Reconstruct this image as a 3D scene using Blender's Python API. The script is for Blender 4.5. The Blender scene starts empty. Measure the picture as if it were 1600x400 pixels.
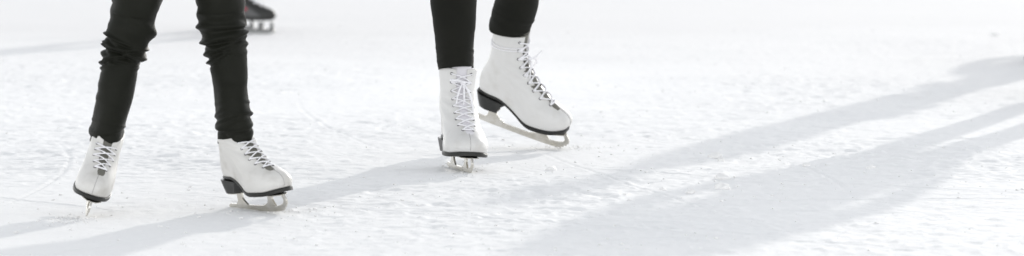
import bpy, math, random
import numpy as np
from mathutils import Vector, Matrix
rad = math.radians
S = bpy.context.scene
C = S.collection
rng = np.random.default_rng(7)
random.seed(7)

# ---------------------------------------------------------------- camera
H, F, YH = 0.77, 4900.0, -175.0
cd = bpy.data.cameras.new('camera'); cam = bpy.data.objects.new('camera', cd); C.objects.link(cam)
cam.location = (0, 0, H)
cam.rotation_euler = (math.pi/2 - math.atan((200-YH)/F), 0, 0)
cd.sensor_width = 36; cd.lens = F/1600*36
cd.clip_start = .1; cd.clip_end = 2000
cd.dof.use_dof = True; cd.dof.focus_distance = 8.15; cd.dof.aperture_fstop = 4.2
S.camera = cam
# ---------------------------------------------------------------- light
SUN_EL, SUN_AZ = 15.5, 21.2          # azimuth from +Y towards +X
W = bpy.data.worlds.new('World'); S.world = W; W.use_nodes = True
nt = W.node_tree; bg = nt.nodes['Background']
sky = nt.nodes.new('ShaderNodeTexSky'); sky.sky_type = 'NISHITA'; sky.sun_disc = False
sky.sun_elevation = rad(SUN_EL); sky.sun_rotation = rad(SUN_AZ)
sky.air_density = 1.0; sky.dust_density = .3; sky.ozone_density = 1.0
hs = nt.nodes.new('ShaderNodeHueSaturation'); hs.inputs['Saturation'].default_value = .13      # thin bright cloud veil
nt.links.new(sky.outputs[0], hs.inputs['Color']); nt.links.new(hs.outputs[0], bg.inputs[0]); bg.inputs[1].default_value = .15
sl = bpy.data.lights.new('sun', 'SUN'); sun = bpy.data.objects.new('sun', sl); C.objects.link(sun)
sl.energy = .85; sl.angle = rad(.7); sl.color = (1, .96, .90)
sd = Vector((math.sin(rad(SUN_AZ))*math.cos(rad(SUN_EL)), math.cos(rad(SUN_AZ))*math.cos(rad(SUN_EL)), math.sin(rad(SUN_EL))))
sun.rotation_euler = sd.to_track_quat('Z', 'Y').to_euler(); sun.location = (4, 10, 6)
S.view_settings.view_transform = 'Standard'; S.view_settings.look = 'None'
S.view_settings.exposure = 1.21; S.view_settings.gamma = 1

# ---------------------------------------------------------------- materials
def mat(name, col, rough=.6, metal=0, noise=None, bump=None, sheen=0, spec=.5, sss=0, fold=None):
    m = bpy.data.materials.new(name); m.use_nodes = True
    t = m.node_tree; b = t.nodes['Principled BSDF']
    b.inputs['Base Color'].default_value = (*col, 1); b.inputs['Roughness'].default_value = rough
    b.inputs['Metallic'].default_value = metal; b.inputs['Specular IOR Level'].default_value = spec
    b.inputs['Sheen Weight'].default_value = sheen; b.inputs['Sheen Roughness'].default_value = .5
    if sss:
        b.inputs['Subsurface Weight'].default_value = sss; b.inputs['Subsurface Radius'].default_value = (.01, .01, .012)
        b.inputs['Subsurface Scale'].default_value = 1
    tc = t.nodes.new('ShaderNodeTexCoord')
    if noise:
        sc, col2, lo, hi = noise
        n = t.nodes.new('ShaderNodeTexNoise'); n.inputs['Scale'].default_value = sc; n.inputs['Detail'].default_value = 6
        r = t.nodes.new('ShaderNodeMapRange'); r.inputs['From Min'].default_value = lo; r.inputs['From Max'].default_value = hi
        x = t.nodes.new('ShaderNodeMix'); x.data_type = 'RGBA'
        x.inputs[6].default_value = (*col, 1); x.inputs[7].default_value = (*col2, 1)
        t.links.new(tc.outputs['Object'], n.inputs['Vector']); t.links.new(n.outputs['Fac'], r.inputs['Value'])
        t.links.new(r.outputs[0], x.inputs[0]); t.links.new(x.outputs[2], b.inputs['Base Color'])
    if bump:
        prev = None
        for sc, st, dist in bump:
            n = t.nodes.new('ShaderNodeTexNoise'); n.inputs['Scale'].default_value = sc; n.inputs['Detail'].default_value = 4
            bp = t.nodes.new('ShaderNodeBump'); bp.inputs['Strength'].default_value = st; bp.inputs['Distance'].default_value = dist
            t.links.new(tc.outputs['Object'], n.inputs['Vector']); t.links.new(n.outputs['Fac'], bp.inputs['Height'])
            if prev: t.links.new(prev.outputs[0], bp.inputs['Normal'])
            prev = bp
        t.links.new(prev.outputs[0], b.inputs['Normal'])
    return m
M = {}
M['snow'] = mat('scraped_snow', (.87, .87, .87), .85, noise=(1.1, (.84, .842, .845), .52, .68), bump=[(45, .35, .006), (200, .35, .002)], spec=.08)
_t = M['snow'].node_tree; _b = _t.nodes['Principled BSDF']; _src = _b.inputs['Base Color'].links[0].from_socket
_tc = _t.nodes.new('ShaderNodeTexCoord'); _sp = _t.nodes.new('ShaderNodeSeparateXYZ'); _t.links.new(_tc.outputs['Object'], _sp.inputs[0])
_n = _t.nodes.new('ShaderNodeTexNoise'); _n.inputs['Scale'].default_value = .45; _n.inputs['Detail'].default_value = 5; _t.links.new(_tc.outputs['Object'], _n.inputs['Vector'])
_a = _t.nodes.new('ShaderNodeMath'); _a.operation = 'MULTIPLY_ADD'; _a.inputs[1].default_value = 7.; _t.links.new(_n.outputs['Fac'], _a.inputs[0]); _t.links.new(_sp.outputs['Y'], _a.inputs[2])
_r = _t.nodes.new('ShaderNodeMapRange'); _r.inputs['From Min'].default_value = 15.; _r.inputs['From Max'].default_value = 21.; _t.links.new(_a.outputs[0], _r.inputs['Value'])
_m = _t.nodes.new('ShaderNodeMix'); _m.data_type = 'RGBA'; _m.inputs[7].default_value = (.77, .765, .765, 1)      # greyer with distance, edge broken up by noise
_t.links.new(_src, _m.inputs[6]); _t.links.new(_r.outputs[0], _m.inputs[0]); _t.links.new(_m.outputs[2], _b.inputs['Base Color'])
M['clod'] = mat('snow_clod', (.88, .87, .86), .7, bump=[(120, .5, .004)], spec=.3)
M['leather'] = mat('white_leather', (.68, .67, .655), .42, noise=(18, (.56, .54, .51), .5, .78), bump=[(500, .12, .0006), (30, .25, .003)])
M['leather2'] = mat('worn_white_leather', (.67, .655, .63), .42, noise=(18, (.48, .46, .42), .5, .78), bump=[(500, .12, .0006), (30, .3, .003)])
M['tongue_shaded'] = mat('shaded_grey_tongue', (.15, .145, .125), .8, bump=[(300, .3, .001)])  # dark grey has the shade of the lacing gap put into the colour
M['tongue_white'] = mat('white_tongue_padding', (.72, .70, .73), .7, bump=[(300, .3, .001)])
M['black_sole'] = mat('black_lacquered_sole', (.010, .010, .008), .4, noise=(30, (.022, .021, .017), .5, .7))
M['heel'] = mat('black_heel_stack', (.011, .0115, .010), .36, noise=(25, (.028, .028, .025), .5, .7))
M['steel'] = mat('frosted_blade_steel', (.60, .575, .52), .25, .9, noise=(45, (.66, .64, .60), .45, .6), bump=[(220, .25, .001)])
M['dark_steel'] = mat('dull_blade_steel', (.28, .28, .28), .4, .8)
M['lace'] = mat('white_cotton_lace', (.86, .85, .87), .85, bump=[(900, .5, .0006)])
M['eyelet'] = mat('dark_brass_eyelet', (.035, .033, .035), .45, .3)
M['thread'] = mat('grey_stitching', (.33, .32, .31), .8)
M['denim'] = mat('black_denim', (.0066, .0072, .0040), .6, noise=(9, (.010, .0105, .007), .4, .7), bump=[(700, .35, .0008), (60, .2, .004)], sheen=.02, spec=.16)
M['legging'] = mat('black_stretch_cotton', (.007, .0073, .005), .8, noise=(9, (.010, .010, .007), .4, .7), bump=[(900, .3, .0006)], sheen=.015, spec=.2)
M['skin'] = mat('skin', (.55, .36, .27), .5, bump=[(200, .1, .001)])
M['hair'] = mat('brown_hair', (.06, .035, .02), .5, bump=[(150, .5, .004)])
M['coat'] = mat('quilted_coat', (.09, .10, .13), .7, bump=[(40, .3, .01)])
M['coat2'] = mat('wool_coat', (.16, .08, .07), .8, bump=[(200, .4, .002)])
M['coat3'] = mat('padded_jacket', (.05, .07, .06), .7, bump=[(40, .3, .01)])
M['knit'] = mat('knitted_wool', (.35, .33, .32), .9, bump=[(250, .6, .004)])
M['black_shell'] = mat('black_skate_shell', (.018, .018, .016), .5, bump=[(200, .2, .001)])
M['grey_mesh'] = mat('grey_skate_quarter', (.10, .10, .10), .7, bump=[(600, .5, .001)])
M['red'] = mat('red_badge', (.35, .03, .05), .6)
M['holder'] = mat('grey_blade_holder', (.10, .103, .105), .4)

# ---------------------------------------------------------------- helpers
def mesh(name, V, Fc, m, parent=None, smooth=True, label=None, auto=None):
    me = bpy.data.meshes.new(name); me.from_pydata([tuple(map(float, v)) for v in V], [], [tuple(int(i) for i in f) for f in Fc]); me.update()
    if smooth: me.polygons.foreach_set('use_smooth', [True]*len(me.polygons))
    o = bpy.data.objects.new(name, me); C.objects.link(o)
    if m: me.materials.append(m)
    if parent: o.parent = parent
    if auto is not None:
        md = o.modifiers.new('edge', 'EDGE_SPLIT'); md.split_angle = rad(auto)
    return o
class MB:
    def __init__(s): s.V = []; s.F = []
    def add(s, V, Fc):
        b = len(s.V); s.V += [tuple(v) for v in V]; s.F += [tuple(i+b for i in f) for f in Fc]
    def grid(s, P, wrap_u=False, wrap_v=False):
        n, m = P.shape[:2]; Fc = []
        for i in range(n if wrap_u else n-1):
            for j in range(m if wrap_v else m-1):
                a, b = i, (i+1) % n; c, d = j, (j+1) % m
                Fc.append((a*m+c, b*m+c, b*m+d, a*m+d))
        s.add(P.reshape(-1, 3), Fc)
    def tube(s, pts, r, n=8, flat=1.0, closed=False, up=None):
        P = np.array(pts, float); k = len(P); r = np.broadcast_to(np.array(r, float), (k,))
        T = np.gradient(P, axis=0)
        if closed: T = np.roll(P, -1, 0)-np.roll(P, 1, 0)
        T /= np.linalg.norm(T, axis=1)[:, None]+1e-12
        N = np.array(up if up is not None else (0, 0, 1.)); rings = []
        N = N - T[0]*(N@T[0])
        if np.linalg.norm(N) < 1e-3: N = np.array((1., 0, 0))-T[0]*T[0][0]
        for i in range(k):
            N = N-T[i]*(N@T[i]); N /= np.linalg.norm(N)+1e-12; B = np.cross(T[i], N)
            a = np.arange(n)/n*2*np.pi
            rings.append(P[i]+r[i]*(np.cos(a)[:, None]*N*flat+np.sin(a)[:, None]*B))
        R = np.array(rings); b = len(s.V); s.grid(R, wrap_u=closed, wrap_v=True)
        if not closed:
            s.F.append(tuple(b+i for i in range(n))[::-1]); s.F.append(tuple(b+(k-1)*n+i for i in range(n)))
    def prism(s, poly, y0, y1, axis='xz'):
        n = len(poly); V = [(x, y0, z) for x, z in poly]+[(x, y1, z) for x, z in poly]
        Fc = [tuple(range(n)), tuple(range(n, 2*n))[::-1]]+[(i, i+n, (i+1) % n+n, (i+1) % n) for i in range(n)]
        s.add(V, Fc)
    def build(s, name, m, parent=None, **k): return mesh(name, s.V, s.F, m, parent, **k)
def spline(P, n):
    P = np.array(P, float); k = len(P)
    d = np.r_[0, np.cumsum(np.linalg.norm(np.diff(P, axis=0), axis=1)+1e-9)]
    t = np.linspace(0, d[-1], n); out = np.zeros((n, P.shape[1]))
    T = np.zeros_like(P)
    for i in range(k):
        a, b = max(i-1, 0), min(i+1, k-1); T[i] = (P[b]-P[a])/(d[b]-d[a])
    for q, tt in enumerate(t):
        i = min(np.searchsorted(d, tt, 'right')-1, k-2); h = d[i+1]-d[i]; u = (tt-d[i])/h
        out[q] = (2*u**3-3*u**2+1)*P[i]+(u**3-2*u*u+u)*h*T[i]+(-2*u**3+3*u*u)*P[i+1]+(u**3-u*u)*h*T[i+1]
    return out
def table(hs, vs):
    P = spline(np.stack([np.array(hs)*1., np.array(vs)], 1), 400)
    return lambda h: np.interp(h, P[:, 0], P[:, 1])
def sm(x, a, b):
    t = np.clip((x-a)/(b-a), 0, 1); return t*t*(3-2*t)
def at(px, y_world, height):       # helper for placing: x at a depth
    d = y_world*math.cos(PIT)-(height-H)*math.sin(PIT)
    return (px-800)*d/F
PIT = math.atan((200-YH)/F)
def row(py, y_world):              # world height seen at row py at depth y_world
    k = (200-py)/F   # u/d
    # u = y sin + z cos ; d = y cos - z sin
    z = y_world*(k*math.cos(PIT)-math.sin(PIT))/(math.cos(PIT)+k*math.sin(PIT))
    return z+H
def tagp(o, label, cat=None, group=None, kind=None):
    if label: o['label'] = label
    if cat: o['category'] = cat
    if group: o['group'] = group
    if kind: o['kind'] = kind
    return o
def empty(name, loc): 
    o = bpy.data.objects.new(name, None); C.objects.link(o); o.location = loc; o.empty_display_size = .1; return o

# ---------------------------------------------------------------- value noise
def vnoise(X, Y, sc, seed):
    r = np.random.default_rng(seed); G = r.random((256, 256))
    x = X*sc+1000; y = Y*sc+1000; xi = np.floor(x).astype(int); yi = np.floor(y).astype(int)
    u = x-xi; v = y-yi; u = u*u*(3-2*u); v = v*v*(3-2*v); g = lambda a, b: G[a % 256, b % 256]
    return (g(xi, yi)*(1-u)+g(xi+1, yi)*u)*(1-v)+(g(xi, yi+1)*(1-u)+g(xi+1, yi+1)*u)*v-.5

# ---------------------------------------------------------------- ice rink ground: one sheet, fine near the skaters
yc = 1/np.linspace(1/5.9, 1/26.0, 1100)
xs = np.linspace(-1, 1, 620)
outer_y = np.array([-300, -60, -12, 0, 4.0]); far_y = np.array([29, 36, 50, 90, 200, 600])
ys = np.r_[outer_y, yc, far_y]
ex = np.r_[[-600, -120, -30, -8], [0]*0]
Yg = np.repeat(ys[:, None], len(xs)+8, 1)
half = np.clip(ys*.185, 1.15, 5.2)
Xg = np.concatenate([np.repeat(np.array([[-600, -120, -30, -8.]]), len(ys), 0), half[:, None]*xs[None, :], np.repeat(np.array([[8., 30, 120, 600]]), len(ys), 0)], 1)
wx = Xg+.25*vnoise(Xg, Yg, 1.3, 90); wy = Yg+.25*vnoise(Xg, Yg, 1.3, 91)
Z = .010*vnoise(Xg, Yg, 1.2, 1)+.005*vnoise(Xg, Yg, 3.1, 2)
rough = np.clip(.65+1.1*vnoise(Xg, Yg, .9, 3), .15, 1.1)      # scraped smoother patches and rough churned ones
rough *= 1-.72*sm(Yg+1.1*vnoise(Xg, Yg, .35, 33)+.12*Xg, 13, 18)
rid = 1-2*np.abs(vnoise(wx, wy, 13, 4)); rid2 = 1-2*np.abs(vnoise(wx*.8, wy, 27, 5))
Z += .78*rough*(.0038*vnoise(wx, wy, 9, 6)+.0055*(rid**3)+.0034*(rid2**3)*1.+.0048*vnoise(Xg, Yg, 38, 7)+.0036*vnoise(Xg, Yg, 75, 8))
pit = vnoise(Xg, Yg, 17, 9); Z -= .0045*rough*sm(pit, .24, .4)
lump = vnoise(Xg, Yg, 24, 12); Z += .0035*rough*sm(lump, .27, .42)
# skate grooves: shallow curved cuts
for k in range(60):
    cx, cy = rng.uniform(-6, 6), rng.uniform(2, 30); r = rng.uniform(4, 16); a = rng.uniform(0, 6.28)
    px, py = rng.uniform(-1.6, 1.6), rng.uniform(6, 19)
    cx, cy = px+r*math.cos(a), py+r*math.sin(a)
    d = np.hypot(Xg-cx, Yg-cy)-r
    seg = np.exp(-(((Xg-px)**2+(Yg-py)**2)/rng.uniform(.3, 1.3)**2))
    Z += (-.0026*np.exp(-(d/.0045)**2)+.0012*np.exp(-((np.abs(d)-.014)/.008)**2))*seg
fade = np.exp(-np.clip(np.abs(Xg)-6, 0, None))*np.exp(-np.clip(Yg-26, 0, None)*.5)*np.exp(-np.clip(5.9-Yg, 0, None))
Z *= fade
def ground_h(x, y):
    i = np.argmin(np.abs(ys-y)); j = np.argmin(np.abs(Xg[i]-x)); return float(Z[i, j])
n, m = Xg.shape
idx = np.arange(n*m).reshape(n, m)
me = bpy.data.meshes.new('ice_surface')
V = np.stack([Xg, Yg, Z], 2).reshape(-1, 3).astype(np.float32)
Q = np.stack([idx[:-1, :-1], idx[:-1, 1:], idx[1:, 1:], idx[1:, :-1]], 2).reshape(-1, 4)
me.vertices.add(len(V)); me.vertices.foreach_set('co', V.ravel())
me.loops.add(Q.size); me.loops.foreach_set('vertex_index', Q.ravel().astype(np.int32))
me.polygons.add(len(Q)); me.polygons.foreach_set('loop_start', np.arange(0, Q.size, 4, dtype=np.int32))
me.polygons.foreach_set('use_smooth', [True]*len(Q)); me.update(calc_edges=True)
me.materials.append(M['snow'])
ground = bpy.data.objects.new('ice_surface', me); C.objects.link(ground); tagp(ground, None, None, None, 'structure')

# ---------------------------------------------------------------- skate boots
class Boot:
    """figure skate boot as a family of level outlines; x forward, z up, blade bottom at z=0"""
    ZB = .052
    def __init__(s, wide=1.0, side=1):
        s.w = wide; s.side = side
        s.front = table([0, .012, .028, .040, .049, .057, .067, .080, .098, .118, .14, .165, .205], [.262, .268, .263, .251, .233, .211, .187, .163, .134, .117, .108, .105, .105])
        s.back = table([0, .025, .05, .08, .105, .14, .17, .205], [.0, -.005, -.003, .005, .010, .011, .008, .003])
        s.hw = table([0, .018, .04, .06, .08, .11, .14, .18, .205], [.0505, .0525, .049, .043, .040, .0385, .0375, .0405, .043])
        s.tw = table([0, .12, .28, .45, .62, .78, .9, 1.], [.66, .66, .60, .66, .90, 1.02, 1.02, .95])
    def lift(s, x): return .037*(1-sm(x, .055, .175))+.006*sm(x, .225, .27)
    def z(s, x, h):
        k = sm(h, .03, .13); return s.ZB+.008+h+s.lift(x)*(1-k)+.030*k
    def pt(s, h, phi, off=0.):
        h = np.asarray(h, float); phi = np.asarray(phi, float)
        f, b, w = s.front(h), s.back(h), s.hw(h)*s.w
        t = (1+np.cos(phi))/2; k = sm(h, .02, .085)
        sn = np.sin(phi); p = .66+.34*k
        g = s.tw(t)*(1-k)+1.*k*(1-.10*np.cos(phi)*0)
        y = np.sign(sn)*np.abs(sn)**p*w*g
        x = b+(f-b)*t
        x = x+(f-b)*0
        y = y+s.side*.006*(1-k)*sm(x, .14, .27)      # toe turned slightly inward
        P = np.stack([x, y, s.z(x, h)], -1)
        if off:
            e = 1e-3
            du = s.pt(h, phi+e)-s.pt(h, phi-e); dv = s.pt(np.minimum(h+e, .205), phi)-s.pt(np.maximum(h-e, 0), phi)
            N = np.cross(du, dv); N /= np.linalg.norm(N, axis=-1)[..., None]+1e-12
            P = P+N*off
        return P
    def phi_y(s, h, yy):           # angle near the front where the outline reaches y=yy
        ph = np.linspace(0, 1.6, 400); y = s.pt(np.full(400, h), ph)[:, 1]-s.pt(h, 0.)[1]
        return float(np.interp(yy, y, ph))
def make_skate(parent, spec):
    """white figure skate: mesh 'ice_skate' (the leather upper) with sole, heel, blade, tongue, laces... as sub-parts"""
    B = Boot(spec['wide'], spec['side']); lea = spec['leather']; H0 = .0535; HT = spec.get('HT', .205)
    gap = lambda h: (.0115+.004*sm(h, .08, .2))*sm(h, H0-.001, H0+.016)
    hs = np.unique(np.r_[np.linspace(0, .07, 26), np.linspace(.07, HT, 34), H0, H0+.003, H0+.006, H0+.010, H0+.014])
    nu = 46; rows = {}
    mb = MB()
    for sg in (1, -1):
        G = []
        for h in hs:
            p0 = B.phi_y(h, gap(h)) if h > H0 else 0.
            u = np.linspace(0, 1, nu)**1.15; ph = sg*(p0+u*(math.pi-p0)); hh = np.full(nu, h)
            # collar dips at the back a little, creases at the ankle
            P = B.pt(hh, ph)
            cr = .0024*np.sin((h-.075)*240+3*np.cos(ph)*1.3)*np.exp(-((h-.095)/.03)**2)*sm(np.cos(ph), -.3, .6)
            P[:, :2] += cr[:, None]*np.stack([np.cos(ph), np.sin(ph)], -1)
            top = sm(h, HT-.025, HT); P[:, 2] -= top*.006*(1+np.cos(ph*1.0+math.pi))/2*0
            P[:, 2] += top*.003*np.exp(-((np.abs(ph)-.75)/.5)**2)
            G.append(P)
        G = np.array(G); mb.grid(G if sg == 1 else G[:, ::-1])
    root = mb.build('ice_skate', lea, parent)
    wm = root.modifiers.new('weld', 'WELD'); wm.merge_threshold = 1e-4
    so = root.modifiers.new('thickness', 'SOLIDIFY'); so.thickness = .0034; so.offset = 1; so.use_rim = True
    # tongue
    G = []
    for h in np.linspace(.048, HT+(.010 if HT > .15 else .004), 40):
        hh = min(h, HT); over = max(0, h-HT); yy = np.linspace(-1, 1, 15)*(.0225+.006*sm(h, .1, .2))*(1-.35*sm(h, HT+.013, HT+.028))
        f, b = float(B.front(hh)), float(B.back(hh)); a = (f-b)/2; w = float(B.hw(hh))*B.w
        x = (f+b)/2+a*np.sqrt(np.clip(1-(yy/w)**2, 0, 1))-.0030+over*.25
        G.append(np.stack([x, yy, B.z(x, hh)+over+.002*np.cos(yy*60)], -1))
    tn = MB(); tn.grid(np.array(G)); t = tn.build('tongue', spec['tongue'], root)
    so = t.modifiers.new('thickness', 'SOLIDIFY'); so.thickness = .004; so.offset = 1
    # insole/lining plug so the boot is closed below the collar
    # outsole
    ph = np.linspace(-math.pi, math.pi, 120, endpoint=False); R = []
    base = B.pt(np.zeros(120), ph); x, y = base[:, 0], base[:, 1]; cx, cy = .13, 0
    def ring(sc, dz): return np.stack([cx+(x-cx)*(1+sc/.13), y*(1+sc/.045), B.ZB+B.lift(x)+dz+(.0045*(1-sm(x, .13, .185)) if dz < 0 else 0)], -1)
    L = [ring(-.004, -.0035), ring(.0005, -.0035), ring(.0022, -.0025), ring(.0024, .0060), ring(.0010, .0074), ring(-.003, .0074)]
    ms = MB(); ms.grid(np.array(L), wrap_v=True)
    # underside and top as strips across
    def cap(Rg):
        b = len(ms.V); k = len(Rg); ms.V += [tuple(v) for v in Rg]
        for i in range(k//2-1): ms.F.append((b+(i) % k, b+i+1, b+(k-2-i) % k, b+(k-1-i) % k))
    cap(np.roll(L[0], 0, 0)); cap(L[-1])
    ms.build('sole', M['black_sole'], root, auto=40)
    # heel block: undercut front face, slight taper
    hb = MB(); R = []
    for k, t in enumerate(np.linspace(0, 1, 9)):      # bottom -> top
        ln = .069+.016*t**1.6; bk = .0065-.0125*t**.8
        ang = np.linspace(math.pi/2, 3*math.pi/2, 25); w = .0295*spec['wide']*(.93+.16*t)
        pts = [(ln, -w*.93), (ln-.004+.004*0, -w*.4), (ln-.0055, 0), (ln-.004, w*.4), (ln, w*.93)]
        arc = [(bk+.034+.034*math.cos(a), w*math.sin(a)) for a in ang]
        P = [(px, py) for px, py in pts]+arc
        R.append([(px, py, B.ZB-.002+t*(B.lift(min(px, .3))+.0+.001)) for px, py in P])
    R = np.array(R); hb.grid(R, wrap_v=True); k = R.shape[1]
    hb.F.append(tuple(range(k))[::-1]); hb.F.append(tuple(8*k+i for i in range(k)))
    hb.build('heel', M['heel'], root, auto=35)
    # blade
    bl = MB()
    def arcs(P, n): return [tuple(p) for p in spline(P, n)]
    bot = arcs([(-.012, .006), (.02, .0015), (.09, 0), (.18, 0), (.235, .0018), (.252, .005)], 26)
    picks = [(.256, .004), (.259, .010), (.264, .0085), (.266, .0155), (.2715, .0145), (.2725, .022), (.2765, .0225), (.277, .030)]
    top = arcs([(.272, .034), (.262, .026), (.235, .0175), (.15, .0155), (.05, .0155), (-.004, .0165), (-.014, .012)], 30)
    bl.prism(bot+picks+top, -.0019, .0019)
    z0 = B.ZB-.0045
    rear = arcs([(.026, .014), (.036, .026), (.034, z0)], 8)+arcs([(.060, z0), (.062, .032), (.086, .014)], 12)
    bl.prism(rear, -.0029, .0029)
    frontp = arcs([(.156, .014), (.184, .026), (.186, z0)], 10)+arcs([(.210, z0), (.208, .034), (.222, .0165)], 12)
    bl.prism(frontp, -.0028, .0028)
    toep = arcs([(.246, .0175), (.264, .030), (.256, z0+.001)], 10)+arcs([(.266, z0+.002), (.2755, .036), (.274, .0225)], 8)
    bl.prism(toep, -.003, .003)
    for x0, x1, w, zt in ((.010, .066, .021, B.ZB), (.146, .262, .026, B.ZB)):      # mounting plates
        q = [(x0, -w*.7), (x0+.012, -w), (x1-.02, -w), (x1, -w*.45), (x1, w*.45), (x1-.02, w), (x0+.012, w), (x0, w*.7)]
        nq = len(q); V = [(a, b, zt-.0036-.0022) for a, b in q]+[(a, b, zt-.0036) for a, b in q]
        bl.add(V, [tuple(range(nq))[::-1], tuple(range(nq, 2*nq))]+[(i, (i+1) % nq, (i+1) % nq+nq, i+nq) for i in range(nq)])
    b = bl.build('blade', M['steel'], root, smooth=False)
    bv = b.modifiers.new('bevel', 'BEVEL'); bv.width = .0006; bv.segments = 2; bv.limit_method = 'ANGLE'
    # seams
    st = MB()
    H1 = np.linspace(.004, H0-.002, 20); st.tube(B.pt(H1, np.zeros(20), .0001), .0006, 5)
    st.build('seam', M['thread'], root)
    # eyelets along equal steps of the instep curve
    hh = np.linspace(H0+.003, HT-.009, 300); prof = B.pt(hh, np.zeros(300)); L_ = np.r_[0, np.cumsum(np.linalg.norm(np.diff(prof, axis=0), axis=1))]
    NE = spec.get('NE', 9); eh = np.interp(np.linspace(.0, .985, NE)*L_[-1], L_, hh)
    eye = {}
    for sg in (1, -1):
        for k, h in enumerate(eh):
            em = MB()
            ph = sg*B.phi_y(h, gap(h)+.0135); P = B.pt(h, ph, .0008); P2 = B.pt(h, ph, .0018); N = (P2-P); N /= np.linalg.norm(N)
            eye[(sg, k)] = (P, N)
            a = np.arange(12)/12*2*np.pi; U = np.cross(N, (0, 0, 1.)); U /= np.linalg.norm(U); Wv = np.cross(N, U)
            em.tube([P+.0027*(math.cos(q)*U+math.sin(q)*Wv) for q in a], .0011, 6, closed=True)
            em.tube([P-N*.0022, P-N*.0002], .0024, 8)
            em.build('eyelet', M['eyelet'], root)
    # laces
    lc = MB(); lr = .0025*spec.get('lace', 1)
    def cross(a, b, bow=.006, jit=.0):
        (Pa, Na), (Pb, Nb) = a, b; mid = (Pa+Pb)/2; Nm = (Na+Nb); Nm /= np.linalg.norm(Nm)
        xm = mid.copy(); front = B.pt(np.interp(mid[2], prof[:, 2], hh), 0.)
        lift_ = max(.0, (front[0]-mid[0])*.75)
        mid2 = mid+Nm*(bow)+np.array([lift_, 0, lift_*.5])
        P = spline([Pa-Na*.001, Pa+Na*.0025, mid2+np.array([0, 0, jit]), Pb+Nb*.0025, Pb-Nb*.001], 16)
        lc.tube(P, lr, 7, flat=.62, up=Nm)
    r = random.Random(spec['seed'])
    cross(eye[(1, 0)], eye[(-1, 0)], .003)
    for k in range(NE-1):
        cross(eye[(1, k)], eye[(-1, k+1)], .004+r.uniform(0, .003), r.uniform(-.002, .002)); cross(eye[(-1, k)], eye[(1, k+1)], .0055+r.uniform(0, .003), r.uniform(-.002, .002))
    if spec.get('bow'):
        kb = spec['bow']; Pc = (eye[(1, kb)][0]+eye[(-1, kb)][0])/2; f0 = B.pt(float(eh[kb]), 0.); K = np.array([f0[0]+.010, 0, Pc[2]])
        cross(eye[(1, kb)], eye[(-1, kb)], .008)
        lc.tube(spline([K+(0, -.006, .001), K+(.004, 0, .003), K+(0, .006, -.001)], 8), .0042, 8)
        for (dy, dz, dd, ww) in spec['loops']:
            P = spline([K, K+(.012, dy*.45, dz*.25+.006), K+(.012, dy*.95, dz*.7), K+(.006+dd, dy, dz), K+(.006+dd, dy*.7+ww, dz*.95), K+(.008, dy*.25+ww*.8, dz*.45), K], 40)
            lc.tube(P, lr, 7, flat=.62, up=(1, 0, 0))
        for (dy, dz) in spec['tails']:
            P = spline([K, K+(.012, dy*.4, dz*.2), K+(.016, dy*.8, dz*.55), K+(.020, dy, dz)], 20)
            lc.tube(P, lr*.9, 7, flat=.62, up=(1, 0, 0))
    if spec.get('wrap'):            # lace wound once round the ankle
        ph = np.linspace(.3, 2*math.pi-.3, 70); hh2 = .158+.008*np.cos(ph)+.006*np.sin(ph*.5)
        lc.tube(B.pt(hh2, ph, .0016), lr*.8, 7, flat=.6)
        ph = np.linspace(.3, 2*math.pi-.3, 70); hh2 = .150+.010*np.cos(ph)+.006*np.sin(ph*.5)
        lc.tube(B.pt(hh2, ph, .0016), lr*.8, 7, flat=.6)
    lc.build('lace', M['lace'], root)
    # pose
    Mx = Matrix.Rotation(rad(spec['yaw']), 4, 'Z') @ Matrix.Rotation(rad(spec['pitch']), 4, 'Y') @ Matrix.Rotation(rad(spec['roll']), 4, 'X') @ Matrix.Scale(spec['s'], 4)
    low = min((Mx @ Vector(p)).z for p in [(.268, 0, .004), (.2, 0, 0), (.08, 0, 0), (-.01, 0, .004), (.26, 0, .006)])
    gh = spec.get('gz', 0)
    Mx = Matrix.Translation((spec['x'], spec['y'], -low+gh-.002)) @ Mx
    root['_m'] = 0; del root['_m']
    root.matrix_local = Matrix.Translation(-parent.location) @ Mx
    spec['M'] = Mx
    return root, Mx

# ---------------------------------------------------------------- trousers: lofted legs with folds
def leg_rings(path, folds, seed, n=200, nu=96, yaw=0., wob=.0012):
    """path rows: x, y, z, half width, half depth"""
    P = spline(path, n); G = []
    r = np.random.default_rng(seed); a = np.arange(nu)/nu*2*np.pi
    T = np.gradient(P[:, :3], axis=0); T /= np.linalg.norm(T, axis=1)[:, None]
    zz = P[:, 2]
    for i in range(n):
        t = T[i]; X = np.array((math.cos(yaw), math.sin(yaw), 0.)); X = X-t*(X@t); X /= np.linalg.norm(X); Yv = np.cross(t, X)
        d = np.zeros(nu)
        for (z0, tilt, a0, wid, amp, th) in folds:
            u = zz[i]-(z0+tilt*np.cos(a-a0)); e = np.exp(-((np.angle(np.exp(1j*(a-a0)))/wid)**2))
            q = u/th; d += amp*e*(np.exp(-q*q)-.55*np.exp(-(q+1.5)**2))
        d += wob*(np.sin(a*3+zz[i]*23+seed)+.6*np.sin(a*5-zz[i]*41))
        G.append(P[i, :3]+((P[i, 3]+d)*np.cos(a))[:, None]*X+((P[i, 4]+d)*np.sin(a))[:, None]*Yv)
    return np.array(G)
def rotate_rings(path, yaw, ratios):
    out = []
    for i, (x, y, z, w, d) in enumerate(path):
        k = ratios[min(i, len(ratios)-1)]; b = w/math.sqrt((k*math.cos(yaw))**2+math.sin(yaw)**2); out.append((x, y, z, b*k, b))
    return out
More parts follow.
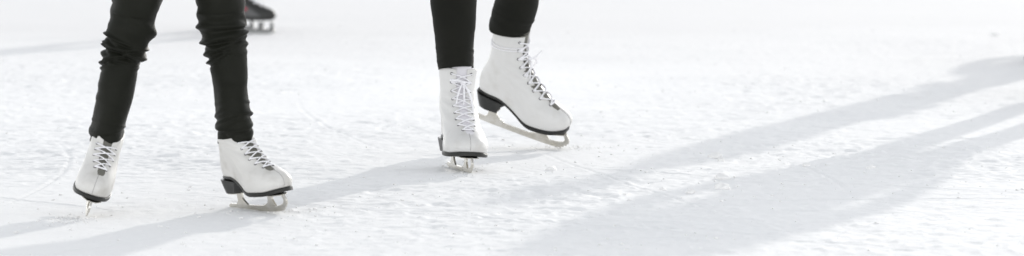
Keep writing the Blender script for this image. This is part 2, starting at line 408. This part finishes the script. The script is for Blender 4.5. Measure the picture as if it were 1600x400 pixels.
def make_folds(seed, spans):
    r = np.random.default_rng(seed); out = []
    for (za, zb, cnt, amp, th) in spans:
        for k in range(cnt):
            out.append((za+(zb-za)*(k+r.uniform(.1, .9))/cnt, r.uniform(-.022, .022), r.uniform(0, 6.28), r.uniform(1.1, 2.6), amp*r.uniform(.55, 1.25), th*r.uniform(.7, 1.3)))
    return out
def joints(hip, path, zk, za):
    P = spline(path, 200); g = lambda z: tuple(P[np.argmin(np.abs(P[:, 2]-z)), :3])
    return (hip, g(zk), g(za))
def tapered_body(parent, J, E, name, material, sub=2):
    me = bpy.data.meshes.new(name); keys = list(J); me.from_pydata([J[k][:3] for k in keys], [(keys.index(a), keys.index(b)) for a, b in E], [])
    o = bpy.data.objects.new(name, me); C.objects.link(o); me.materials.append(material); o.parent = parent
    me.skin_vertices or None
    bm_ = o.modifiers.new('skin', 'SKIN')
    if not me.skin_vertices: 
        import bmesh
        b = bmesh.new(); b.from_mesh(me); b.verts.layers.skin.verify(); b.to_mesh(me); b.free()
    for i, k in enumerate(keys):
        sv = me.skin_vertices[0].data[i]; rr = J[k][3]; sv.radius = rr if isinstance(rr, tuple) else (rr, rr); sv.use_root = (k == 'pelvis')
    bm_.use_smooth_shade = True
    s_ = o.modifiers.new('sub', 'SUBSURF'); s_.levels = sub; s_.render_levels = sub
    return o
def upper_body(person, hip, yaw, height, coat, trs=None, lean=(0, 0), arms='pocket', ankles=None, hair=True, skirt=.16, bulk=1.):
    """body (one mesh), coat, hair; coordinates relative to the person empty"""
    L = person.location; hx, hy, hz = hip[0]-L.x, hip[1]-L.y, hip[2]
    k = height/1.68; c, s = math.cos(yaw), math.sin(yaw)          # yaw: facing direction angle from +X
    def P(fwd, lft, up): 
        f = fwd+lean[0]*max(up, 0); l = lft+lean[1]*max(up, 0)
        return (hx+f*c-l*s, hy+f*s+l*c, hz+up*k)
    J = {'pelvis': (*P(0, 0, .02), .11), 'waist': (*P(0, 0, .18), .10), 'chest': (*P(0, 0, .38), .12), 'neck0': (*P(-.01, 0, .52), .06), 'neck': (*P(0, 0, .60), .048),
         'jaw': (*P(.025, 0, .665), .058), 'head': (*P(.01, 0, .73), .082), 'crown': (*P(0, 0, .80), .06), 'nose': (*P(.105, 0, .70), .012)}
    E = [('pelvis', 'waist'), ('waist', 'chest'), ('chest', 'neck0'), ('neck0', 'neck'), ('neck', 'jaw'), ('jaw', 'head'), ('head', 'crown'), ('head', 'nose')]
    elb, wri = {}, {}
    for sg, nm in ((1, 'l'), (-1, 'r')):
        J['sh'+nm] = (*P(-.01, sg*.165, .47), .05); E.append(('neck0', 'sh'+nm))
        a = arms[nm] if isinstance(arms, dict) else {'elbow': (-.08, .27, .23), 'wrist': (.08, .24, .02)}
        e, w = a['elbow'], a['wrist']
        J['el'+nm] = (*P(e[0], sg*e[1], e[2]), .036); J['wr'+nm] = (*P(w[0], sg*w[1], w[2]), .025)
        d = np.array(w)-np.array(e); d = d/np.linalg.norm(d); q = np.array(w)+d*.05
        J['pa'+nm] = (*P(q[0], sg*q[1], q[2]), (.034, .018)); E += [('sh'+nm, 'el'+nm), ('el'+nm, 'wr'+nm), ('wr'+nm, 'pa'+nm)]
        for fi, (o_, ln) in enumerate(((-.027, .068), (-.009, .078), (.009, .074), (.026, .058))):
            b = q+d*.035+np.array((o_, 0, 0)); m_ = b+d*ln*.5+np.array((0, -.006, 0)); t_ = b+d*ln*.9+np.array((0, -.024, 0))
            J['f%d%s' % (fi, nm)] = (*P(b[0], sg*b[1], b[2]), .0095); J['g%d%s' % (fi, nm)] = (*P(m_[0], sg*m_[1], m_[2]), .0085); J['h%d%s' % (fi, nm)] = (*P(t_[0], sg*t_[1], t_[2]), .007)
            E += [('pa'+nm, 'f%d%s' % (fi, nm)), ('f%d%s' % (fi, nm), 'g%d%s' % (fi, nm)), ('g%d%s' % (fi, nm), 'h%d%s' % (fi, nm))]
        th = q-d*.01+np.array((.035, -.012, 0)); t2 = th+d*.04+np.array((.008, -.01, 0))
        J['t'+nm] = (*P(th[0], sg*th[1], th[2]), .010); J['u'+nm] = (*P(t2[0], sg*t2[1], t2[2]), .008); E += [('pa'+nm, 't'+nm), ('t'+nm, 'u'+nm)]
        if ankles:
            hp, kn, an = ankles[nm]; J['hp'+nm] = (hp[0]-L.x, hp[1]-L.y, hp[2], .065); J['kn'+nm] = (kn[0]-L.x, kn[1]-L.y, kn[2], .042); J['an'+nm] = (an[0]-L.x, an[1]-L.y, an[2], .026)
            E += [('pelvis', 'hp'+nm), ('hp'+nm, 'kn'+nm), ('kn'+nm, 'an'+nm)]
    tapered_body(person, J, E, 'body', M['skin'])
    # coat: torso loft + sleeves
    mb = MB(); rows = [(-skirt, .165, .125), (-.05, .175, .13), (.08, .165, .122), (.18, .152, .115), (.32, .172, .125), (.42, .185, .125), (.49, .165, .105), (.535, .105, .085), (.575, .066, .066)]
    rr = spline([(u, a*(1+(bulk-1)*(u < .5)), b*(1+(bulk-1)*(u < .5))) for u, a, b in rows], 60); A = np.arange(40)/40*2*np.pi; G = []
    for (u, a, b) in rr:
        q = 1+.012*math.sin(u*70)
        G.append([P(b*q*math.cos(t), a*q*math.sin(t), u) for t in A])
    mb.grid(np.array(G), wrap_v=True)
    for sg, nm in ((1, 'l'), (-1, 'r')):
        s0 = np.array(P(-.01, sg*.13, .475)); mb.tube(spline([s0, np.array(J['sh'+nm][:3]), np.array(J['el'+nm][:3]), np.array(J['wr'+nm][:3])], 40), np.interp(np.linspace(0, 1, 40), [0, .2, .6, 1], [.06, .066, .052, .038])*(1+.03*np.sin(np.arange(40)*1.1)), 20)
    o = mb.build('coat', coat, person)
    # hair / hat
    hm = MB(); G = []
    for t in np.linspace(0, 1, 16):
        el = -.35+t*(math.pi/2+.35); G.append([P(-.008+.103*math.cos(el)*math.cos(q)*(1 if math.cos(q) < 0.3 else .93), .088*math.cos(el)*math.sin(q), .745+.118*math.sin(el)+(.05*max(0, math.cos(q)) if t < .4 else 0)*(1-t/.4 if t < .4 else 0)) for q in A])
    hm.grid(np.array(G), wrap_v=True); hm.build('hair' if hair else 'hat', M['hair'] if hair else M['knit'], person)

def local(o_loc, G): return G-np.array(o_loc)
def hem_close(mb, R, inward=.004):
    """turn the hem under: an inner wall going up into the leg"""
    c = R[0].mean(0); r0 = R[0]; r1 = c+(r0-c)*.93; r2 = R[14].mean(0)+(R[14]-R[14].mean(0))*.90
    mb.grid(np.array([r2, r1, r0]), wrap_v=True)

# ======================================================================= right pair: skater in leggings (two white skates)
PR = empty('person', (-.02, 8.9, 0))
tagp(PR, 'skater in plain black leggings and clean white figure skates, one heel lifted mid stride', 'person', 'people skating on the rink')
specC = dict(x=-.176, y=8.655, yaw=-75, pitch=0, roll=-3.0, s=.965, wide=1.32, side=-1, HT=.197, leather=M['leather'], tongue=M['tongue_white'], seed=3, lace=1.15, bow=7,
             loops=[(-.038, .008, 0, .010), (.004, -.066, .004, .024)], tails=[(.030, -.085), (-.020, -.060)])
specD = dict(x=-.112, y=9.36, yaw=-19, pitch=18, roll=18, s=1.105, wide=1.12, side=1, leather=M['leather'], tongue=M['tongue_shaded'], HT=.196, seed=4, lace=1.15, bow=6, wrap=True,
             loops=[(.034, -.030, 0, -.012), (-.022, -.050, .004, .014)], tails=[(.030, .020), (-.020, -.045)])
skC, MC = make_skate(PR, specC); skD, MD = make_skate(PR, specD)
def wp(Mx, p): return np.array(Mx @ Vector(p))
def px_path(y_of, rowsd):
    """rows: (row, left px, right px); y_of(row) depth; returns x,y,z,hw,hd"""
    out = []
    for (py, a, b, dep) in rowsd:
        y = y_of(py); z = row(py, y); out.append((at((a+b)/2, y, z), y, z, (b-a)/2*y/F, dep))
    return out
# leg C
aC = wp(MC, (.060, 0, .27)); 
pathC = px_path(lambda r: aC[1]+.0004*(104-r)*.6, [(107, 685, 740, .056), (96, 683, 740.5, .054), (70, 680.5, 740.5, .052), (30, 675.5, 743.5, .054), (0, 672, 745, .057)])
hipC = (-.135, 9.02, .84); hipD = (.045, 9.02, .84)
pathC += [(-.150, aC[1]+.10, .56, .068, .072), (hipC[0], hipC[1]-.02, .74, .082, .085), (hipC[0], hipC[1], .86, .09, .095)]
aD = wp(MD, (.060, 0, .27))
pathD = px_path(lambda r: aD[1]-.0006*(52-r), [(47, 764, 829, .060), (40, 765, 829, .060), (32, 766.5, 832, .060), (20, 769, 837, .060), (0, 774, 842, .060)])
pathD += [(.030, 9.12, .60, .068, .072), (hipD[0], hipD[1]-.01, .75, .082, .085), (hipD[0], hipD[1], .86, .09, .095)]
mb = MB()
fC = make_folds(5, [(pathC[0][2], pathC[0][2]+.035, 3, .0016, .005), (pathC[0][2]+.05, .5, 5, .0009, .012)])
fD = make_folds(8, [(pathD[0][2], pathD[0][2]+.045, 4, .0022, .006), (pathD[0][2]+.05, .5, 4, .0010, .012)])
for pth, f, sd_, yw in ((pathC, fC, 5, 0), (pathD, fD, 9, 0)):
    G = leg_rings(pth, f, sd_, n=240, wob=.0006); G = local(PR.location, G)
    # stitched hem band: shallow groove
    zz = G[:, :, 2].mean(1); c = G.mean(1, keepdims=True); g = 1-.018*np.exp(-((zz-(zz[0]+.052))/.0022)**2); G = c+(G-c)*g[:, None, None]
    mb.grid(G, wrap_v=True); hem_close(mb, G)
mb.build('leggings', M['legging'], PR)
upper_body(PR, (-.045, 9.02, .88), rad(-82), 1.62, M['coat'], ankles={'r': joints(hipC, pathC, .5, .31), 'l': joints(hipD, pathD, .54, .45)})

# ======================================================================= left pair: skater in creased black jeans
PL = empty('person', (-.85, 7.6, 0))
tagp(PL, 'skater in creased black jeans with scuffed white figure skates in a wide stance', 'person', 'people skating on the rink')
specA = dict(x=-1.026, y=7.56, yaw=-84, pitch=13, roll=-19, s=.92, wide=1.02, side=-1, leather=M['leather2'], tongue=M['tongue_shaded'], HT=.093, NE=5, seed=5, lace=1.0)
specB = dict(x=-.675, y=7.55, yaw=-53, pitch=-3, roll=8, s=.895, wide=1.12, side=1, leather=M['leather2'], tongue=M['tongue_shaded'], HT=.110, NE=6, seed=6, lace=1.1)
skA, MA = make_skate(PL, specA); skB, MBm = make_skate(PL, specB)
aA = wp(MA, (.058, 0, .23)); aB = wp(MBm, (.058, 0, .23))
def axis_y(Mx, cap):
    a, b = wp(Mx, (.074, 0, .175)), wp(Mx, (.058, 0, .29))
    def f(r_):
        y = a[1]
        for _ in range(4):
            z = row(r_, y); t = (z-a[2])/(b[2]-a[2]); y = a[1]+(b[1]-a[1])*(min(t, 1.1)+max(t-1.1, 0)*cap)
        return y
    return f
yA, yB = axis_y(MA, -.15), axis_y(MBm, .1)
pathA = px_path(yA, [(222, 140, 193, .062), (208, 141, 194, .062), (190, 144, 197, .060), (150, 150, 207, .058), (120, 155, 213, .058), (95, 160, 219, .062), (75, 163, 230, .066), (50, 168, 239, .070), (25, 173, 243, .073), (0, 176, 251, .076)])
hipA = (-.865, 7.72, .80); hipB = (-.695, 7.72, .80)
pathA += [(-.872, 7.68, .62, .066, .078), (hipA[0], hipA[1], .74, .078, .085), (hipA[0], hipA[1], .83, .085, .09)]
pathB = px_path(yB, [(224, 340, 395.5, .060), (208, 339, 396, .060), (190, 337, 395, .058), (150, 334, 388, .057), (120, 330, 387, .058), (95, 325, 386, .062), (70, 319, 386, .066), (45, 313, 384, .070), (20, 309, 383.5, .073), (0, 308, 383, .076)])
pathB += [(-.700, 7.68, .62, .066, .078), (hipB[0], hipB[1], .74, .078, .085), (hipB[0], hipB[1], .83, .085, .09)]
pathA = rotate_rings(pathA, rad(-80), [1.5, 1.5, 1.45, 1.3, 1.2, 1.1, 1.0])
pathB = rotate_rings(pathB, rad(-53), [1.6, 1.6, 1.5, 1.35, 1.25, 1.1, 1.0])
zA = lambda r: row(r, aA[1]+.02)
fA = make_folds(21, [(zA(215), zA(190), 4, .0035, .005), (zA(160), zA(120), 2, .0016, .010), (zA(104), zA(62), 9, .0088, .0052), (zA(60), zA(-10), 4, .0042, .013)])
fB = make_folds(34, [(zA(216), zA(160), 8, .0036, .0055), (zA(140), zA(105), 2, .0015, .012), (zA(84), zA(38), 9, .0080, .0052), (zA(36), zA(-10), 3, .004, .012)])
mb = MB()
for pth, f, sd_, yw in ((pathA, fA, 3, rad(-80)), (pathB, fB, 4, rad(-53))):
    G = local(PL.location, leg_rings(pth, f, sd_, n=420, nu=120, yaw=yw)); mb.grid(G, wrap_v=True); hem_close(mb, G)
mb.build('jeans', M['denim'], PL)
upper_body(PL, (-.78, 7.74, .82), rad(-80), 1.52, M['coat3'], ankles={'r': joints(hipA, pathA, .44, .24), 'l': joints(hipB, pathB, .44, .24)}, hair=False)

# ======================================================================= dark hockey style skate of the person behind
def make_hockey(parent, x, y, yaw, s=1., pitch=0):
    B = Boot(1.0, 1); B.front = table([0, .018, .040, .052, .064, .080, .10, .13, .165, .205], [.258, .272, .268, .252, .222, .180, .150, .128, .120, .120]); mb = MB(); hs = np.linspace(0, .19, 40); ph = np.linspace(-math.pi, math.pi, 72, endpoint=False)
    def low(P):                        # flat soled boot
        P = P.copy(); return P
    G = np.array([B.pt(np.full(72, h), ph) for h in hs]); G[:, :, 2] -= (1-sm(hs, .03, .13))[:, None]*B.lift(G[:, :, 0])*.8+.024*sm(hs, .03, .13)[:, None]-.012
    b = mb; b.grid(G, wrap_v=True); b.F.append(tuple(range(72))[::-1])
    root = b.build('ice_skate', M['black_shell'], parent)
    so = root.modifiers.new('thickness', 'SOLIDIFY'); so.thickness = .004; so.offset = 1
    for sg in (1, -1):
        q = MB(); h = np.linspace(.018, .10, 22); P = []
        for hh in h:
            ph_ = sg*np.linspace(.95+.35*math.sin((hh-.018)*30), 2.35-.3*(hh*8), 18); g = B.pt(np.full(18, hh), ph_, 0); 
            g[:, 2] -= (1-sm(hh, .03, .13))*B.lift(g[:, 0])*.8+.024*sm(hh, .03, .13)-.012
            g[:, 1] += sg*.0035; P.append(g)
        q.grid(np.array(P)); t = q.build('side_panel', M['grey_mesh'], root); so = t.modifiers.new('thickness', 'SOLIDIFY'); so.thickness = .003; so.offset = 0
        bd = MB(); c = P[9][5]; bd.prism([(c[0]-.016, c[2]-.006), (c[0]+.012, c[2]-.008), (c[0]+.016, c[2]+.004), (c[0]-.012, c[2]+.010)], c[1]+sg*.000-.003, c[1]+sg*.003+.001); bd.build('badge', M['red'], root, smooth=False)
    hd = MB()
    def arcs(P, n): return [tuple(p) for p in spline(P, n)]
    hd.prism(arcs([(.0, .026), (.016, .034), (.018, .062)], 8)+arcs([(.07, .062), (.074, .038), (.10, .026)], 8), -.008, .008)
    hd.prism(arcs([(.168, .026), (.186, .036), (.184, .060)], 8)+arcs([(.212, .060), (.210, .036), (.224, .026)], 8), -.006, .006)
    hd.prism(arcs([(.236, .026), (.248, .036), (.244, .060)], 8)+arcs([(.262, .060), (.264, .036), (.268, .026)], 8), -.005, .005)
    hd.prism([(-.005, .020), (.268, .020), (.262, .027), (0, .027)], -.0065, .0065)
    hd.build('blade_holder', M['holder'], root, smooth=False)
    r = MB(); r.prism(arcs([(-.012, .012), (.03, .001), (.12, 0), (.22, .001), (.278, .014)], 24)+[(.272, .0195), (-.008, .0195)], -.0016, .0016); r.build('blade', M['dark_steel'], root, smooth=False)
    lc = MB(); h = np.linspace(.066, .17, 8)
    for k in range(7):
        for sg in (1, -1):
            a = B.pt(h[k], sg*.5, .003); c = B.pt(h[k+1], -sg*.5, .003)
            for v, hh in ((a, h[k]), (c, h[k+1])): v[2] -= (1-sm(hh, .03, .13))*B.lift(v[0])*.8+.024*sm(hh, .03, .13)-.012
            mid = (a+c)/2+np.array((.012, 0, .008)); lc.tube(spline([a, mid, c], 10), .0028, 6)
    lc.build('lace', M['lace'], root)
    Mx = Matrix.Translation((x, y, -.001)) @ Matrix.Rotation(rad(yaw), 4, 'Z') @ Matrix.Rotation(rad(pitch), 4, 'Y') @ Matrix.Scale(s, 4)
    root.matrix_local = Matrix.Translation(-parent.location) @ Mx
    return root
YB = 16.6
PB = empty('person', (-1.42, 17.0, 0))
tagp(PB, 'distant skater in a dark skate with a red mark, behind the creased jeans', 'person', 'people skating on the rink')
make_hockey(PB, at(349, YB, 0), YB, -14, 1.06); make_hockey(PB, at(322, YB+.45, 0), YB+.45, -8, 1.0)
mb = MB()
x0, x1 = at(349, YB, 0)+.065, at(322, YB+.45, 0)+.065
hpB = (x0-.06, YB+.1, .84); hpB2 = (x0-.06, YB+.28, .84)
for (xa, ya, hp, sd_) in ((x0, YB-.015, hpB, 3), (x1, YB+.44, hpB2, 6)):
    pth = [(xa-.004, ya, .185, .066, .058), (xa-.012, ya, .26, .062, .058), (xa+.01, ya+.01, .46, .066, .062), (hp[0]+.02, hp[1], .68, .08, .078), (hp[0], hp[1], .86, .09, .09)]
    G = local(PB.location, leg_rings(pth, make_folds(sd_, [(.19, .3, 4, .004, .01), (.42, .55, 5, .004, .012)]), sd_)); mb.grid(G, wrap_v=True); hem_close(mb, G)
mb.build('jeans', M['denim'], PB)
upper_body(PB, (x0-.06, YB+.19, .88), rad(-12), 1.7, M['coat2'], ankles={'r': (hpB, (x0, YB, .5), (x0, YB, .2)), 'l': (hpB2, (x1, YB+.4, .5), (x1, YB+.44, .2))}, hair=True)

# ======================================================================= skaters beyond the right edge whose shadows cross the ice
def standing(loc, facing, height, coat, label, stance=.12, hair=True, skirt=.16, arms='pocket', bulk=1., group='people skating on the rink'):
    p = empty('person', (loc[0], loc[1], 0)); tagp(p, label, 'person', group)
    k = height/1.68; f = np.array((math.cos(facing), math.sin(facing))); l = np.array((-f[1], f[0])); mb = MB(); ank = {}
    for sg, nm in ((1, 'l'), (-1, 'r')):
        foot = np.array(loc[:2])+sg*stance*l+f*(.06 if sg > 0 else -.08)
        make_hockey(p, foot[0]-f[0]*.07, foot[1]-f[1]*.07, math.degrees(facing)+sg*10, 1.)
        hp = np.array(loc[:2])+sg*.085*l; kn = (foot*.5+hp*.5)+f*.03
        pth = [(*foot, .19, .066, .064), (*foot, .27, .062, .062), (*kn, .50*k, .066, .066), (*(hp*.7+kn*.3), .72*k, .085, .085), (*hp, .88*k, .095, .095)]
        G = local(p.location, leg_rings(pth, make_folds(5+sg, [(.2, .3, 4, .004, .01), (.45, .55, 4, .004, .012)]), 4)); mb.grid(G, wrap_v=True); hem_close(mb, G)
        ank[nm] = ((*hp, .86*k), (*kn, .5*k), (*foot, .2))
    mb.build('trousers', M['denim'], p)
    upper_body(p, (loc[0], loc[1], .90*k), facing, height, coat, ankles=ank, hair=hair, skirt=skirt, arms=arms, bulk=bulk)
    return p
standing((2.46, 13.98), rad(-21), 1.84, M['coat2'], 'skater standing just beyond the right edge, casting the farther long shadow', stance=.07, skirt=.25, bulk=1.05, hair=False,
         arms={'l': {'elbow': (-.08, .20, .25), 'wrist': (.08, .20, .05)}, 'r': {'elbow': (-.08, .20, .25), 'wrist': (.08, .20, .05)}})
standing((2.20, 11.72), rad(-105), 1.85, M['coat'], 'tall skater beyond the right edge, casting the nearer broad shadow', stance=.10, skirt=.12, bulk=1.22)
standing((3.86, 17.8), rad(-60), 1.70, M['coat3'], 'skater far beyond the right edge, whose shadow tip meets the farther band', stance=.12, skirt=.3)

# ======================================================================= snow crumbs and clods
def lumpy(r, seed, squash=.7, sub=2):
    import bmesh
    b = bmesh.new(); bmesh.ops.create_icosphere(b, subdivisions=sub, radius=1); rr = np.random.default_rng(seed); K = rr.normal(size=(7, 3)); 
    V = []
    for v in b.verts:
        p = np.array(v.co); d = 1+.16*sum(math.sin(3.1*(p@k)+i) for i, k in enumerate(K))/2.2+(.07*sum(math.sin(9*(p@k)+2*i) for i, k in enumerate(K))/2.2 if sub > 2 else 0); V.append(p*d*r*np.array((1, 1, squash)))
    Fc = [tuple(v.index for v in f.verts) for f in b.faces]; b.free(); return V, Fc
clods = [(1130, 281, .020, 'largest pale snow clod in the bright strip between the two long shadows'), (1131, 296, .019, 'snow clod on the edge of the nearer shadow, just below the largest clod'),
         (1119, 245, .018, 'flat snow clod inside the farther long shadow'), (1128, 252, .011, 'small snow clod touching the flat one in the farther long shadow'), (1080, 303, .012, 'small snow clod left of the pair between the long shadows'),
         (1036, 299, .010, 'pointed little snow clod in the bright strip left of the others'), (1262, 262, .011, 'small snow clod in the bright strip right of the others'), (862, 268, .015, 'snow clod on sunlit ice just right of the front skate'),
         (1362, 265, .013, 'low snow clod inside the nearer broad shadow'), (1555, 54, .020, 'far snow clod near the upper right edge')]
for i, (px, py, r, lab) in enumerate(clods):
    y = H*F/(py-YH)/1.0; x = (px-800)*y/F
    V, Fc = lumpy(r, 50+i, .62, 3); o = mesh('snow_clod', V, Fc, M['clod']); o.location = (x, y, ground_h(x, y)+r*.15); tagp(o, lab, 'snow clod', 'snow clods scattered on the ice')
protos = [lumpy(1, s_, .4, 1) for s_ in range(6)]
VV, FF, base = [], [], 0
N = 2400
for i in range(N):
    y = 1/rng.uniform(1/19., 1/6.2); x = rng.uniform(-1, 1)*y*.175
    if vnoise(np.array(x), np.array(y), 1.1, 77) < -.12 and rng.random() < .7: continue
    r = .0014+.0055*rng.random()**6
    pv, pf = protos[i % 6]; a = rng.uniform(0, 6.28); c_, s_ = math.cos(a), math.sin(a); g = ground_h(x, y)
    pv = np.array(pv)*r; q = np.stack([pv[:, 0]*c_-pv[:, 1]*s_+x, pv[:, 0]*s_+pv[:, 1]*c_+y, pv[:, 2]+g+r*.25], 1)
    VV.append(q); FF += [tuple(k+base for k in f) for f in pf]; base += len(q)
for (cx, cy, ax, ay) in ((-.14, 8.5, .03, .14), (.15, 9.3, .08, .05), (-1.02, 7.3, .03, .07), (-.58, 7.45, .09, .12)):      # shavings where the blades bite
    for i in range(110):
        x = rng.normal(cx, ax); y = rng.normal(cy, ay); r = .0014+.0045*rng.random()**4; pv, pf = protos[i % 6]; pv = np.array(pv)*r
        q = pv+np.array((x, y, ground_h(x, y)+r*.3)); VV.append(q); FF += [tuple(k+base for k in f) for f in pf]; base += len(q)
o = mesh('snow_crumbs', np.concatenate(VV), FF, M['clod']); tagp(o, 'fine loose snow crumbs scraped up and scattered over the ice', 'snow crumbs', None, 'stuff')
